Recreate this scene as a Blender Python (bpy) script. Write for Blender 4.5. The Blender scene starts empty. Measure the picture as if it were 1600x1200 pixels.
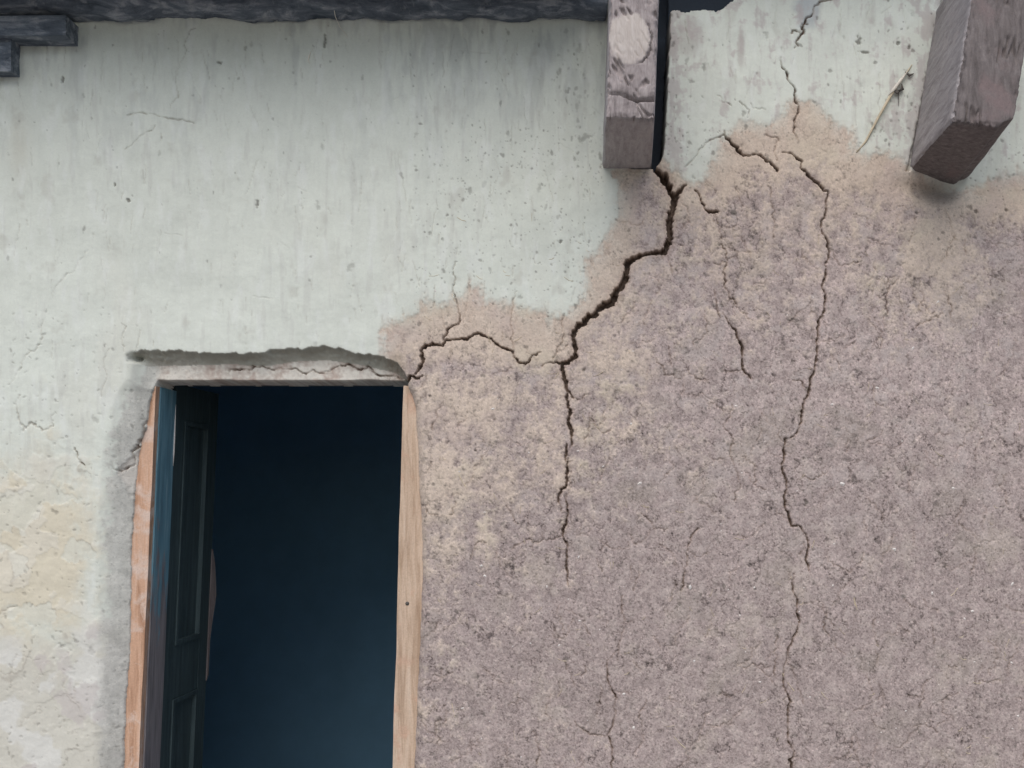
import bpy, bmesh, math, random
import numpy as np
from mathutils import Vector, Matrix

R = math.radians
scene = bpy.context.scene
col = scene.collection
random.seed(7)

# ------------------------------------------------------------------ scale
S = 494.0            # photo pixels per metre on the wall plane (doorway about 0.8 m wide)
D = 3.6              # camera to wall
CX, CY, CZ = 955.0, 780.0, 1.63   # the wall point straight ahead of the camera (pixel) and its height

def P(px, py, out=0.0):
    """photo pixel -> world point standing `out` metres proud of the wall plane"""
    k = (D - out) / D
    return Vector(((px - CX) / S * k, -out, CZ + (CY - py) / S * k))

# ------------------------------------------------------------------ camera
cam = bpy.data.cameras.new('camera')
cam.sensor_width = 36.0
cam.lens = 36.0 * (D * S) / 1600.0
cam.shift_x = (800 - CX) / 1600.0
cam.shift_y = (CY - 600) / 1600.0
cam.clip_start, cam.clip_end = 0.05, 2000
camo = bpy.data.objects.new('camera', cam)
camo.location = (0, -D, CZ)
camo.rotation_euler = (R(90), 0, 0)
col.objects.link(camo)
scene.camera = camo

# ------------------------------------------------------------------ sky and sun (overcast)
SUN_EL, SUN_AZ = 47.0, -8.0       # azimuth measured from straight in front of the wall, to the right
world = bpy.data.worlds.new('World')
scene.world = world
world.use_nodes = True
wn = world.node_tree
wn.nodes.clear()
sky = wn.nodes.new('ShaderNodeTexSky')
sky.sky_type = 'NISHITA'
sky.sun_disc = False
sky.sun_elevation = R(SUN_EL)
sky.sun_rotation = R(180 - SUN_AZ)
sky.air_density, sky.dust_density, sky.ozone_density = 1.0, 2.0, 1.5
hsv = wn.nodes.new('ShaderNodeHueSaturation')
hsv.inputs['Saturation'].default_value = 1.05
bg = wn.nodes.new('ShaderNodeBackground')
bg.inputs['Strength'].default_value = 0.10
wo = wn.nodes.new('ShaderNodeOutputWorld')
wn.links.new(sky.outputs[0], hsv.inputs['Color'])
wn.links.new(hsv.outputs[0], bg.inputs['Color'])
wn.links.new(bg.outputs[0], wo.inputs['Surface'])

sl = bpy.data.lights.new('sun', 'SUN')
sl.energy = 1.5
sl.angle = R(65)
sl.color = (1.0, 0.95, 0.89)
so = bpy.data.objects.new('sun', sl)
sd = Vector((math.sin(R(SUN_AZ)) * math.cos(R(SUN_EL)), -math.cos(R(SUN_AZ)) * math.cos(R(SUN_EL)), math.sin(R(SUN_EL))))
so.rotation_euler = sd.to_track_quat('Z', 'Y').to_euler()
so.location = (2, -6, 8)
col.objects.link(so)

vs = scene.view_settings
vs.view_transform = 'Standard'
vs.look = 'None'
vs.gamma = 1.0
vs.exposure = 0.34
vs.use_curve_mapping = False

# ------------------------------------------------------------------ numpy noise
def perlin(x, y, seed=0):
    rng = np.random.RandomState(seed)
    n = 256
    ang = rng.rand(n, n).astype(np.float32) * 2 * np.pi
    gx, gy = np.cos(ang), np.sin(ang)
    xi, yi = np.floor(x), np.floor(y)
    xf, yf = (x - xi).astype(np.float32), (y - yi).astype(np.float32)
    xi, yi = xi.astype(np.int32) & 255, yi.astype(np.int32) & 255
    x1, y1 = (xi + 1) & 255, (yi + 1) & 255
    u = xf * xf * xf * (xf * (xf * 6 - 15) + 10)
    v = yf * yf * yf * (yf * (yf * 6 - 15) + 10)
    a = gx[yi, xi] * xf + gy[yi, xi] * yf
    b = gx[yi, x1] * (xf - 1) + gy[yi, x1] * yf
    c = gx[y1, xi] * xf + gy[y1, xi] * (yf - 1)
    d = gx[y1, x1] * (xf - 1) + gy[y1, x1] * (yf - 1)
    p = a + u * (b - a)
    q = c + u * (d - c)
    return (p + v * (q - p)) * 1.5

def fbm(x, y, scale, octv=4, seed=0, gain=0.5):
    out, amp, tot = 0, 1.0, 0
    f = 1.0 / scale
    for i in range(octv):
        out = out + amp * perlin(x * f + 17.3 * i, y * f + 9.1 * i, seed + i)
        tot += amp
        amp *= gain
        f *= 2.03
    return out / tot

def sstep(a, b, x):
    t = np.clip((x - a) / (b - a), 0, 1)
    return t * t * (3 - 2 * t)

def mix(a, b, t):
    return a + (b - a) * t

def mixc(a, b, t):
    return a + (np.asarray(b, np.float32) - a) * t[..., None]

# ------------------------------------------------------------------ materials
MATS = {}
def newmat(name):
    m = bpy.data.materials.new(name)
    m.use_nodes = True
    nt = m.node_tree
    b = nt.nodes['Principled BSDF']
    MATS[name] = m
    return m, nt, b

def N(nt, t, **kw):
    n = nt.nodes.new(t)
    for k, v in kw.items():
        setattr(n, k, v)
    return n

def noise_node(nt, vec, scale, detail=6, rough=0.6, dist=0.0):
    n = N(nt, 'ShaderNodeTexNoise')
    n.inputs['Scale'].default_value = scale
    n.inputs['Detail'].default_value = detail
    n.inputs['Roughness'].default_value = rough
    n.inputs['Distortion'].default_value = dist
    nt.links.new(vec, n.inputs['Vector'])
    return n

def ramp(nt, fac, stops):
    r = N(nt, 'ShaderNodeValToRGB')
    el = r.color_ramp.elements
    while len(el) < len(stops):
        el.new(0.5)
    for e, (p, c) in zip(el, stops):
        e.position = p
        e.color = (c[0], c[1], c[2], 1)
    nt.links.new(fac, r.inputs['Fac'])
    return r

def mixrgb(nt, mode, fac, a, b):
    m = N(nt, 'ShaderNodeMix', data_type='RGBA', blend_type=mode)
    for sock, v in ((0, fac), (6, a), (7, b)):
        if isinstance(v, (int, float)):
            m.inputs[sock].default_value = v
        elif isinstance(v, tuple):
            m.inputs[sock].default_value = (*v, 1)
        else:
            nt.links.new(v, m.inputs[sock])
    return m.outputs[2]

def bump(nt, b, height, strength, dist):
    n = N(nt, 'ShaderNodeBump')
    n.inputs['Strength'].default_value = strength
    n.inputs['Distance'].default_value = dist
    nt.links.new(height, n.inputs['Height'])
    nt.links.new(n.outputs[0], b.inputs['Normal'])

def coords(nt, scale=(1, 1, 1), rot=(0, 0, 0)):
    tc = N(nt, 'ShaderNodeTexCoord')
    mp = N(nt, 'ShaderNodeMapping')
    mp.inputs['Scale'].default_value = scale
    mp.inputs['Rotation'].default_value = rot
    nt.links.new(tc.outputs['Object'], mp.inputs['Vector'])
    return mp.outputs[0]

def mat_wall():
    m, nt, b = newmat('weathered_plaster_and_mud')
    at = N(nt, 'ShaderNodeAttribute', attribute_name='wear')
    ma = N(nt, 'ShaderNodeAttribute', attribute_name='grain')
    v = coords(nt)
    n1 = N(nt, 'ShaderNodeTexVoronoi')
    n1.inputs['Scale'].default_value = 230
    n1.inputs['Randomness'].default_value = 1.0
    nt.links.new(v, n1.inputs['Vector'])
    sp = N(nt, 'ShaderNodeSeparateColor'); nt.links.new(n1.outputs['Color'], sp.inputs[0])
    r1 = ramp(nt, sp.outputs[0], [(0.0, (0.52, 0.50, 0.50)), (0.16, (0.84, 0.83, 0.83)), (0.5, (1.0, 1.0, 1.0)), (0.88, (1.10, 1.09, 1.08)), (1.0, (1.42, 1.40, 1.38))])
    fac = N(nt, 'ShaderNodeMath', operation='MULTIPLY_ADD')
    nt.links.new(ma.outputs['Fac'], fac.inputs[0]); fac.inputs[1].default_value = 0.6; fac.inputs[2].default_value = 0.08
    c = mixrgb(nt, 'MULTIPLY', fac.outputs[0], at.outputs['Color'], r1.outputs[0])
    nt.links.new(c, b.inputs['Base Color'])
    b.inputs['Roughness'].default_value = 0.93
    b.inputs['Specular IOR Level'].default_value = 0.15
    n2 = noise_node(nt, v, 260, 5, 0.65)
    bp = N(nt, 'ShaderNodeBump')
    bp.inputs['Distance'].default_value = 0.003
    nt.links.new(n2.outputs[0], bp.inputs['Height'])
    st = N(nt, 'ShaderNodeMath', operation='MULTIPLY_ADD')
    nt.links.new(ma.outputs['Fac'], st.inputs[0]); st.inputs[1].default_value = 0.14; st.inputs[2].default_value = 0.06
    nt.links.new(st.outputs[0], bp.inputs['Strength'])
    nt.links.new(bp.outputs[0], b.inputs['Normal'])
    return m

def mat_wood(name, dark, mid, light, grain=(1, 1, 1), sc=30.0, rough=0.85, bs=0.5, blotch=None):
    m, nt, b = newmat(name)
    v = coords(nt, grain)
    n1 = noise_node(nt, v, sc, 8, 0.65, 0.6)
    r1 = ramp(nt, n1.outputs[0], [(0.30, dark), (0.52, mid), (0.75, light)])
    out = r1.outputs[0]
    v2 = coords(nt)
    if blotch:
        n2 = noise_node(nt, v2, blotch[1], 5, 0.6, 0.3)
        f = ramp(nt, n2.outputs[0], [(blotch[2], (0, 0, 0)), (blotch[2] + 0.12, (1, 1, 1))])
        out = mixrgb(nt, 'MIX', f.outputs[0], out, blotch[0])
    n3 = noise_node(nt, v2, 220, 4, 0.7)
    r3 = ramp(nt, n3.outputs[0], [(0.3, (0.82, 0.82, 0.82)), (0.7, (1.12, 1.12, 1.12))])
    out = mixrgb(nt, 'MULTIPLY', 0.8, out, r3.outputs[0])
    nt.links.new(out, b.inputs['Base Color'])
    b.inputs['Roughness'].default_value = rough
    b.inputs['Specular IOR Level'].default_value = 0.25
    bump(nt, b, n1.outputs[0], bs, 0.006)
    return m

def mat_beam_end():
    m, nt, b = newmat('sawn_beam_end')
    at = N(nt, 'ShaderNodeAttribute', attribute_name='sawn')
    v = coords(nt, (1.5, .3, .30), (0, R(24), 0)); v2 = coords(nt)
    n1 = noise_node(nt, v, 60, 8, .72, 1.2)
    n2 = noise_node(nt, v2, 26, 6, .65, .8)
    old = ramp(nt, n1.outputs[0], [(.28, (0.19, 0.168, 0.167)), (.5, (0.36, 0.32, 0.317)), (.72, (0.48, 0.44, 0.432))])
    old2 = mixrgb(nt, 'MULTIPLY', .75, old.outputs[0], ramp(nt, n2.outputs[0], [(.3, (.62, .60, .60)), (.65, (1.1, 1.09, 1.08))]).outputs[0])
    new = ramp(nt, n1.outputs[0], [(.28, (0.44, 0.385, 0.35)), (.5, (0.52, 0.47, 0.435)), (.72, (0.60, 0.555, 0.52))])
    nt.links.new(mixrgb(nt, 'MIX', at.outputs['Fac'], old2, new.outputs[0]), b.inputs['Base Color'])
    b.inputs['Roughness'].default_value = .92
    b.inputs['Specular IOR Level'].default_value = .15
    bump(nt, b, n1.outputs[0], .35, .005)
    return m

def mat_flat(name, c, var=0.25, sc=40, rough=0.9, bs=0.3):
    m, nt, b = newmat(name)
    v = coords(nt)
    n = noise_node(nt, v, sc, 6, 0.65)
    lo = tuple(x * (1 - var) for x in c); hi = tuple(min(1, x * (1 + var)) for x in c)
    r = ramp(nt, n.outputs[0], [(0.3, lo), (0.7, hi)])
    nt.links.new(r.outputs[0], b.inputs['Base Color'])
    b.inputs['Roughness'].default_value = rough
    b.inputs['Specular IOR Level'].default_value = 0.2
    bump(nt, b, n.outputs[0], bs, 0.01)
    return m

mat_wall()
def mat_teal():
    m, nt, b = newmat('worn_teal_paint')
    v = coords(nt, (1, 1, .08)); v2 = coords(nt)
    n1 = noise_node(nt, v, 60, 8, .65, .5)
    paint = ramp(nt, n1.outputs[0], [(.3, (0.10, 0.20, 0.26)), (.52, (0.15, 0.31, 0.39)), (.72, (0.28, 0.43, 0.49))])
    wood = ramp(nt, n1.outputs[0], [(.3, (0.16, 0.145, 0.15)), (.52, (0.27, 0.245, 0.25)), (.75, (0.36, 0.325, 0.325))])
    sx_ = N(nt, 'ShaderNodeSeparateXYZ'); nt.links.new(v2, sx_.inputs[0])
    g = N(nt, 'ShaderNodeMapRange'); nt.links.new(sx_.outputs[2], g.inputs[0])
    g.inputs[1].default_value = 1.75; g.inputs[2].default_value = 0.9; g.inputs[3].default_value = -.25; g.inputs[4].default_value = .35
    n2 = noise_node(nt, coords(nt, (1, 1, .3)), 22, 5, .65)
    ad = N(nt, 'ShaderNodeMath', operation='ADD'); nt.links.new(g.outputs[0], ad.inputs[0]); nt.links.new(n2.outputs[0], ad.inputs[1])
    f = ramp(nt, ad.outputs[0], [(.5, (0, 0, 0)), (.62, (1, 1, 1))])
    nt.links.new(mixrgb(nt, 'MIX', f.outputs[0], paint.outputs[0], wood.outputs[0]), b.inputs['Base Color'])
    b.inputs['Roughness'].default_value = .65
    bump(nt, b, n1.outputs[0], .4, .005)
mat_teal()
mat_wood('weathered_grey_timber', (0.26, 0.235, 0.235), (0.38, 0.35, 0.352), (0.48, 0.45, 0.45), (1, 0.16, 1), 60, 0.9, 0.5, ((0.42, 0.38, 0.375), 12, 0.54))
mat_wood('brown_grey_timber', (0.11, 0.095, 0.092), (0.185, 0.162, 0.158), (0.27, 0.24, 0.235), (1, 1, 0.22), 55, 0.9, 0.7, ((0.21, 0.165, 0.162), 7, 0.56))
mat_wood('fresh_sawn_wood', (0.40, 0.335, 0.295), (0.52, 0.455, 0.41), (0.60, 0.54, 0.495), (1.0, 1.0, 0.16), 60, 0.9, 0.4)
mat_wood('orange_frame_wood', (0.33, 0.18, 0.11), (0.58, 0.365, 0.25), (0.68, 0.50, 0.39), (1, 1, 0.07), 50, 0.85, 0.6, ((0.64, 0.50, 0.42), 13, 0.52))
mat_wood('pale_frame_wood', (0.34, 0.23, 0.155), (0.58, 0.44, 0.33), (0.68, 0.56, 0.45), (1, 1, 0.07), 50, 0.85, 0.6, ((0.56, 0.37, 0.27), 11, 0.54))
mat_wood('bare_grey_door_wood', (0.09, 0.075, 0.075), (0.16, 0.135, 0.135), (0.24, 0.20, 0.195), (1, 1, 0.08), 60, 0.8, 0.4)
mat_wood('dark_green_door_paint', (0.035, 0.053, 0.057), (0.060, 0.088, 0.093), (0.095, 0.13, 0.134), (1, 1, 0.08), 50, 0.55, 0.35)
mat_wood('splintered_wood', (0.12, 0.10, 0.10), (0.21, 0.175, 0.17), (0.29, 0.245, 0.235), (1, 1, 0.08), 50, 0.9, 0.4)
mat_wood('dark_blue_eave_wood', (0.06, 0.075, 0.095), (0.15, 0.175, 0.21), (0.46, 0.48, 0.51), (0.3, 1, 1), 34, 0.95, 1.0, ((0.34, 0.36, 0.39), 14, 0.57))  # dark blue-grey grain with paler patches
mat_beam_end()
mat_flat('roof_tile_slab', (0.16, 0.14, 0.13), 0.35, 14)
mat_flat('shade_blue_wall', (0.27, 0.50, 0.69), 0.08, 3)  # blue tint of the dim interior put into the room wall colour
mat_flat('shade_dark_mud', (0.07, 0.085, 0.11), 0.2, 12)  # darkness of the slot and room put into this mud's colour
mat_flat('packed_earth', (0.255, 0.24, 0.225), 0.3, 3)
mat_flat('dry_straw', (0.60, 0.52, 0.38), 0.2, 60, 0.7, 0.1)
mat_flat('bleached_straw', (0.72, 0.68, 0.60), 0.15, 60, 0.7, 0.1)
mat_flat('dark_husk', (0.12, 0.11, 0.10), 0.3, 80)
mat_flat('pale_grit', (0.72, 0.68, 0.64), 0.12, 120, 0.6, 0.1)

# ------------------------------------------------------------------ object helpers
def link(o, parent=None):
    col.objects.link(o)
    if parent is not None:
        o.parent = parent
    return o

def obj(name, me, mat, parent=None):
    o = bpy.data.objects.new(name, me)
    if mat:
        me.materials.append(MATS[mat])
    return link(o, parent)

def empty(name, loc=(0, 0, 0), parent=None):
    o = bpy.data.objects.new(name, None)
    o.empty_display_size = 0.1
    o.location = loc
    return link(o, parent)

def tag(o, label=None, cat=None, group=None, kind=None):
    if label: o['label'] = label
    if cat: o['category'] = cat
    if group: o['group'] = group
    if kind: o['kind'] = kind
    return o

def mesh_np(name, verts, faces, smooth=True):
    me = bpy.data.meshes.new(name)
    verts = np.asarray(verts, np.float32)
    faces = np.asarray(faces, np.int32)
    k = faces.shape[1]
    me.vertices.add(len(verts))
    me.vertices.foreach_set('co', verts.ravel())
    me.loops.add(faces.size)
    me.loops.foreach_set('vertex_index', faces.ravel())
    me.polygons.add(len(faces))
    me.polygons.foreach_set('loop_start', np.arange(0, faces.size, k, dtype=np.int32))
    me.polygons.foreach_set('use_smooth', np.full(len(faces), smooth))
    me.update(calc_edges=True)
    return me

def lattice_box(name, corner_fn, n, disp=None, smooth=False):
    """closed box with subdivided faces. corner_fn(a,b,c) maps the unit cube to world (arrays)."""
    na, nb, nc = n
    idx, pts, faces = {}, [], []
    def vid(i, j, k):
        key = (i, j, k)
        if key not in idx:
            idx[key] = len(pts)
            pts.append((i / na, j / nb, k / nc))
        return idx[key]
    for i in range(na):
        for j in range(nb):
            faces.append((vid(i, j, 0), vid(i, j + 1, 0), vid(i + 1, j + 1, 0), vid(i + 1, j, 0)))
            faces.append((vid(i, j, nc), vid(i + 1, j, nc), vid(i + 1, j + 1, nc), vid(i, j + 1, nc)))
    for i in range(na):
        for k in range(nc):
            faces.append((vid(i, 0, k), vid(i + 1, 0, k), vid(i + 1, 0, k + 1), vid(i, 0, k + 1)))
            faces.append((vid(i, nb, k), vid(i, nb, k + 1), vid(i + 1, nb, k + 1), vid(i + 1, nb, k)))
    for j in range(nb):
        for k in range(nc):
            faces.append((vid(0, j, k), vid(0, j, k + 1), vid(0, j + 1, k + 1), vid(0, j + 1, k)))
            faces.append((vid(na, j, k), vid(na, j + 1, k), vid(na, j + 1, k + 1), vid(na, j, k + 1)))
    q = np.array(pts, np.float64)
    w = corner_fn(q[:, 0], q[:, 1], q[:, 2])
    if disp is not None:
        w = disp(q, w)
    return mesh_np(name, w, faces, smooth)

def corner8(c):
    """trilinear map; c[(a,b,c)] -> Vector"""
    def f(a, b, cc):
        out = np.zeros((len(a), 3))
        for (i, j, k), p in c.items():
            wgt = (a if i else 1 - a) * (b if j else 1 - b) * (cc if k else 1 - cc)
            out += wgt[:, None] * np.array(p)[None]
        return out
    return f

def box_fn(x0, x1, y0, y1, z0, z1):
    def f(a, b, c):
        return np.stack([x0 + (x1 - x0) * a, y0 + (y1 - y0) * b, z0 + (z1 - z0) * c], 1)
    return f

def rough(amp, scale, seed, grain=(1, 1, 1)):
    def d(q, w):
        g = w * np.array(grain)[None]
        o = np.zeros_like(w)
        for ax, (i, j) in enumerate(((1, 2), (0, 2), (0, 1))):
            o[:, ax] = amp * fbm(g[:, i] + 3.1 * g[:, ax], g[:, j] + 1.7 * g[:, ax], scale, 4, seed + 10 * ax)
        return w + o
    return d

def tube(name, pts, radii, seg=6):
    bm = bmesh.new()
    rings = []
    n = len(pts)
    for i, p in enumerate(pts):
        t = (pts[min(i + 1, n - 1)] - pts[max(i - 1, 0)]).normalized()
        a = t.orthogonal().normalized()
        b = t.cross(a)
        rings.append([bm.verts.new(p + (a * math.cos(2 * math.pi * k / seg) + b * math.sin(2 * math.pi * k / seg)) * radii[i]) for k in range(seg)])
    for i in range(n - 1):
        for k in range(seg):
            bm.faces.new((rings[i][k], rings[i][(k + 1) % seg], rings[i + 1][(k + 1) % seg], rings[i + 1][k]))
    bm.faces.new(rings[0][::-1]); bm.faces.new(rings[-1])
    bmesh.ops.recalc_face_normals(bm, faces=bm.faces)
    for f in bm.faces: f.smooth = True
    me = bpy.data.meshes.new(name)
    bm.to_mesh(me); bm.free()
    return me

# ------------------------------------------------------------------ ground
gx = np.concatenate([-np.geomspace(300, 6, 14), np.linspace(-5, 5, 21), np.geomspace(6, 300, 14)])
GX, GY = np.meshgrid(gx, gx)
GZ = 0.02 * fbm(GX, GY, 1.3, 3, 901) * (np.abs(GY) < 40) - 0.015
gv = np.stack([GX.ravel(), GY.ravel(), GZ.ravel()], 1)
n_ = len(gx)
ii, jj = np.meshgrid(np.arange(n_ - 1), np.arange(n_ - 1), indexing='ij')
a_ = (ii * n_ + jj).ravel()
tag(obj('ground', mesh_np('ground', gv, np.stack([a_, a_ + 1, a_ + n_ + 1, a_ + n_], 1)), 'packed_earth'), kind='structure')

# ------------------------------------------------------------------ the house
house = empty('mud_house', (0, 0, 0))
tag(house, 'old cracked mud house with peeling white limewash and a dark open doorway', 'house')

# ---- wall grid in photo pixels (fine where the crack pattern is seen, growing coarser outside)
def margins(lo, hi, far_lo, far_hi, steps):
    core = [lo]
    for stop, st in steps:
        while core[-1] < stop - 1e-6:
            core.append(core[-1] + st)
    left, p, s = [], lo, steps[0][1]
    while p > far_lo:
        s = min(s * 1.12, 22); p -= s; left.append(max(p, far_lo))
    right, p, s = [], core[-1], steps[-1][1]
    while p < far_hi:
        s = min(s * 1.12, 22); p += s; right.append(min(p, far_hi))
    return np.array(left[::-1] + core + right)

XS = margins(-260, 1615, -800, 2700, [(-16, 4.0), (190, 1.6), (255, 1.25), (600, 1.9), (1615, 1.25), (1860, 4.0)])
VS = margins(-30, 1215, -190, 1592, [(1215, 1.28)])
U, V = np.meshgrid(XS.astype(np.float32), VS.astype(np.float32))
H = np.zeros_like(U)

def pl(pts, at):
    p = np.array(pts, float)
    return np.interp(at, p[:, 0], p[:, 1]).astype(np.float32)

# doorway outline
LEFT = [(560, 240), (590, 238), (612, 228), (640, 224), (665, 222), (690, 216), (712, 213), (750, 211), (800, 207), (850, 204), (900, 203), (1000, 202), (1050, 199), (1100, 195), (1200, 192), (1592, 182)]
RIGHT = [(560, 632), (597, 634), (615, 640), (640, 648), (700, 654), (800, 659), (880, 661), (950, 659), (1000, 657), (1080, 653), (1200, 648), (1592, 636)]
XL0 = pl(LEFT, V) - 8 * sstep(620, 760, V)
XL = XL0 + 3.0 * fbm(V, V * 0 + 3, 26, 4, 31, 0.6)
XR = pl(RIGHT, V) - 3.5 * sstep(620, 700, V) + 1.8 * fbm(V, V * 0 + 9, 40, 3, 32, 0.5)
TOPV = 591.5 + 1.5 * fbm(U, U * 0 + 5, 60, 3, 33)
inside = np.minimum(np.minimum(U - XL, XR - U), V - TOPV)      # >0 in the opening

# mud / limewash boundary
MUD = [(600, 640), (597, 560), (600, 530), (610, 508), (638, 492), (660, 478), (690, 470), (722, 462), (736, 444), (748, 446), (762, 468), (800, 470), (828, 482), (858, 497), (885, 492), (903, 472), (914, 440), (918, 410), (935, 392), (952, 365), (962, 335), (968, 300), (962, 280), (950, 268), (985, 258), (1030, 250), (1046, 255), (1062, 266), (1080, 284), (1102, 270), (1120, 240), (1138, 214), (1152, 196), (1180, 193), (1205, 195), (1222, 180), (1235, 162), (1262, 158), (1283, 164), (1300, 186), (1325, 206), (1335, 235), (1365, 238), (1395, 240), (1425, 258), (1470, 285), (1512, 298), (1545, 280), (1575, 275), (1610, 268), (1900, 300), (2300, 250), (2900, 300), (2900, 1800), (600, 1800)]
def signed_dist(poly, U, V):
    st = 4
    u, v = U[::st, ::st], V[::st, ::st]
    u = np.concatenate([u, np.repeat(U[::st, -1:], 1, 1)], 1); v = np.concatenate([v, V[::st, -1:]], 1)
    u = np.concatenate([u, np.concatenate([U[-1:, ::st], U[-1:, -1:]], 1)], 0); v = np.concatenate([v, np.concatenate([V[-1:, ::st], V[-1:, -1:]], 1)], 0)
    best = np.full(u.shape, 1e9); ins = np.zeros(u.shape, bool)
    n = len(poly)
    for i in range(n):
        (x0, y0), (x1, y1) = poly[i], poly[(i + 1) % n]
        dx, dy = x1 - x0, y1 - y0
        t = np.clip(((u - x0) * dx + (v - y0) * dy) / (dx * dx + dy * dy), 0, 1)
        best = np.minimum(best, (u - x0 - t * dx) ** 2 + (v - y0 - t * dy) ** 2)
        if y0 != y1:
            c = ((y0 > v) != (y1 > v)) & (u < (x1 - x0) * (v - y0) / (y1 - y0) + x0)
            ins ^= c
    sd_ = np.sqrt(best) * np.where(ins, 1, -1)
    # bilinear back to the full grid
    a = np.array([np.interp(U[0], u[0], r) for r in sd_])
    out = np.empty(U.shape, np.float32)
    vv = V[:, 0]; kv = v[:, 0]
    i0 = np.clip(np.searchsorted(kv, vv, side='right') - 1, 0, len(kv) - 2)
    t = ((vv - kv[i0]) / np.maximum(kv[i0 + 1] - kv[i0], 1e-6))[:, None]
    out[:] = a[i0] * (1 - t) + a[i0 + 1] * t
    return out
SD = signed_dist(MUD, U, V)

# ---- shared noise fields
n_big = fbm(U, V, 260, 4, 1)
n_mid = fbm(U, V, 60, 4, 2)
n_sml = fbm(U, V, 17, 3, 3, 0.6)
n_fin = fbm(U, V, 6.0, 2, 4, 0.6)
n_str = fbm(U, V * 0.13, 14, 4, 5, 0.6)          # vertical runs
n_wrm = fbm(U + 20 * n_mid, V + 20 * n_sml, 30, 4, 6, 0.6)
n_cur = 1 - 2 * np.abs(fbm(U + 9 * n_sml, V + 9 * n_fin, 15, 3, 7, 0.6))  # curdled ridges
n_cur2 = 1 - 2 * np.abs(fbm(U + 14 * n_mid, V + 14 * n_sml, 34, 3, 8, 0.55))

n_rag = fbm(U, V, 9, 3, 12, .7)
mud = .35 * sstep(-22, 16, SD + 14 * n_mid + 14 * n_sml + 16 * n_str + 8 * n_rag) + .65 * sstep(-7, 7, SD + 12 * n_mid + 9 * n_sml + 12 * n_str + 7 * n_rag)
mud = np.where(U < 560, 0, mud)
lime = 1 - mud

# ---- relief
H += 0.0012 * lime * np.exp(-(SD / 18.0) ** 2)
H += 0.014 * n_big + 0.004 * n_mid
H += lime * (0.0010 * n_str + 0.0003 * n_sml + 0.0003 * n_fin + 0.0008 * n_wrm + 0.0025)
smooth_clay = np.zeros_like(U)
for cx, cy, rx, ry, a in [(760, 520, 150, 60, 1.0), (900, 470, 60, 60, .9), (955, 390, 45, 95, 1.0), (740, 640, 110, 80, .75), (960, 640, 90, 70, .6), (770, 770, 90, 110, .55),
                          (1180, 235, 90, 40, .9), (1265, 210, 60, 60, 1.0), (1130, 280, 60, 30, .8), (1300, 345, 60, 50, .45), (1465, 400, 60, 110, 1.0), (1360, 270, 90, 50, .8), (1560, 310, 70, 40, .9), (1050, 690, 110, 40, .35), (690, 720, 60, 150, .8), (830, 700, 160, 120, .62), (1180, 420, 170, 130, .42), (1390, 470, 90, 120, .4), (960, 560, 70, 60, .6), (900, 880, 40, 50, .35), (1000, 500, 70, 60, .35)]:
    smooth_clay = np.maximum(smooth_clay, a * np.exp(-(((U - cx) / rx) ** 2 + ((V - cy) / ry) ** 2)))
SDp = np.maximum(SD, 0)
clay = sstep(0.20, 0.82, 0.62 * smooth_clay + 0.42 * np.exp(-SDp / 26.0) + 0.42 * np.exp(-SDp / 210.0) + 0.42 * n_wrm + 0.30 * n_mid + 0.30 * n_sml + 0.16 * n_fin - .02)
coarse = mud * (1 - 0.72 * clay)
n_gr = fbm(U, V, 3.6, 1, 9)
n_dot = sstep(.24, .5, fbm(U, V, 6.5, 3, 14, .7) + .30 * n_mid + .25 * n_big - .05)
n_web = sstep(.92, .985, 1 - 2 * np.abs(fbm(U + 10 * n_sml, V * .8 + 10 * n_rag, 46, 3, 15, .55))) * sstep(-.25, .2, fbm(U, V, 70, 2, 16))
n_pit = sstep(.62, .95, 1 - 2 * np.abs(fbm(U + 6 * n_sml, V + 6 * n_fin, 10, 2, 10, .6))) * sstep(-.15, .25, n_sml + .6 * n_mid)
H += coarse * (0.0006 * n_cur + 0.0007 * n_sml + 0.0006 * n_fin + 0.0005 * n_gr - 0.0007 * n_pit - .0002 * n_dot - .0028 * n_web + 0.0009 * n_cur2 - 0.004) + mud * clay * (0.0012 * n_sml + 0.0014 * n_wrm + .0005 * n_gr)

# flaking skin at the lower left, several broken coats of limewash
flk = sstep(640, 760, V + 60 * n_mid) * sstep(620, 420, U + 0 * V) * sstep(30, 0, U - 140)
f1 = fbm(U + 6 * n_sml, V + 6 * n_rag, 110, 4, 41, 0.5)
coat1 = sstep(-0.02, 0.01, f1 + 0.10)
f2 = fbm(U + 6 * n_sml, V + 6 * n_rag, 85, 4, 47, 0.5)
coat2 = sstep(0.0, 0.03, f2 - 0.10)
H += flk * (0.0015 * coat1 + 0.0014 * coat2 - 0.0015 + .0006 * n_sml + .0007 * n_rag)

# ---- local stamps
def window(cx, cy, r):
    i0, i1 = np.searchsorted(XS, [cx - r, cx + r]); j0, j1 = np.searchsorted(VS, [cy - r, cy + r])
    return slice(j0, j1 + 1), slice(i0, i1 + 1)

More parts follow.
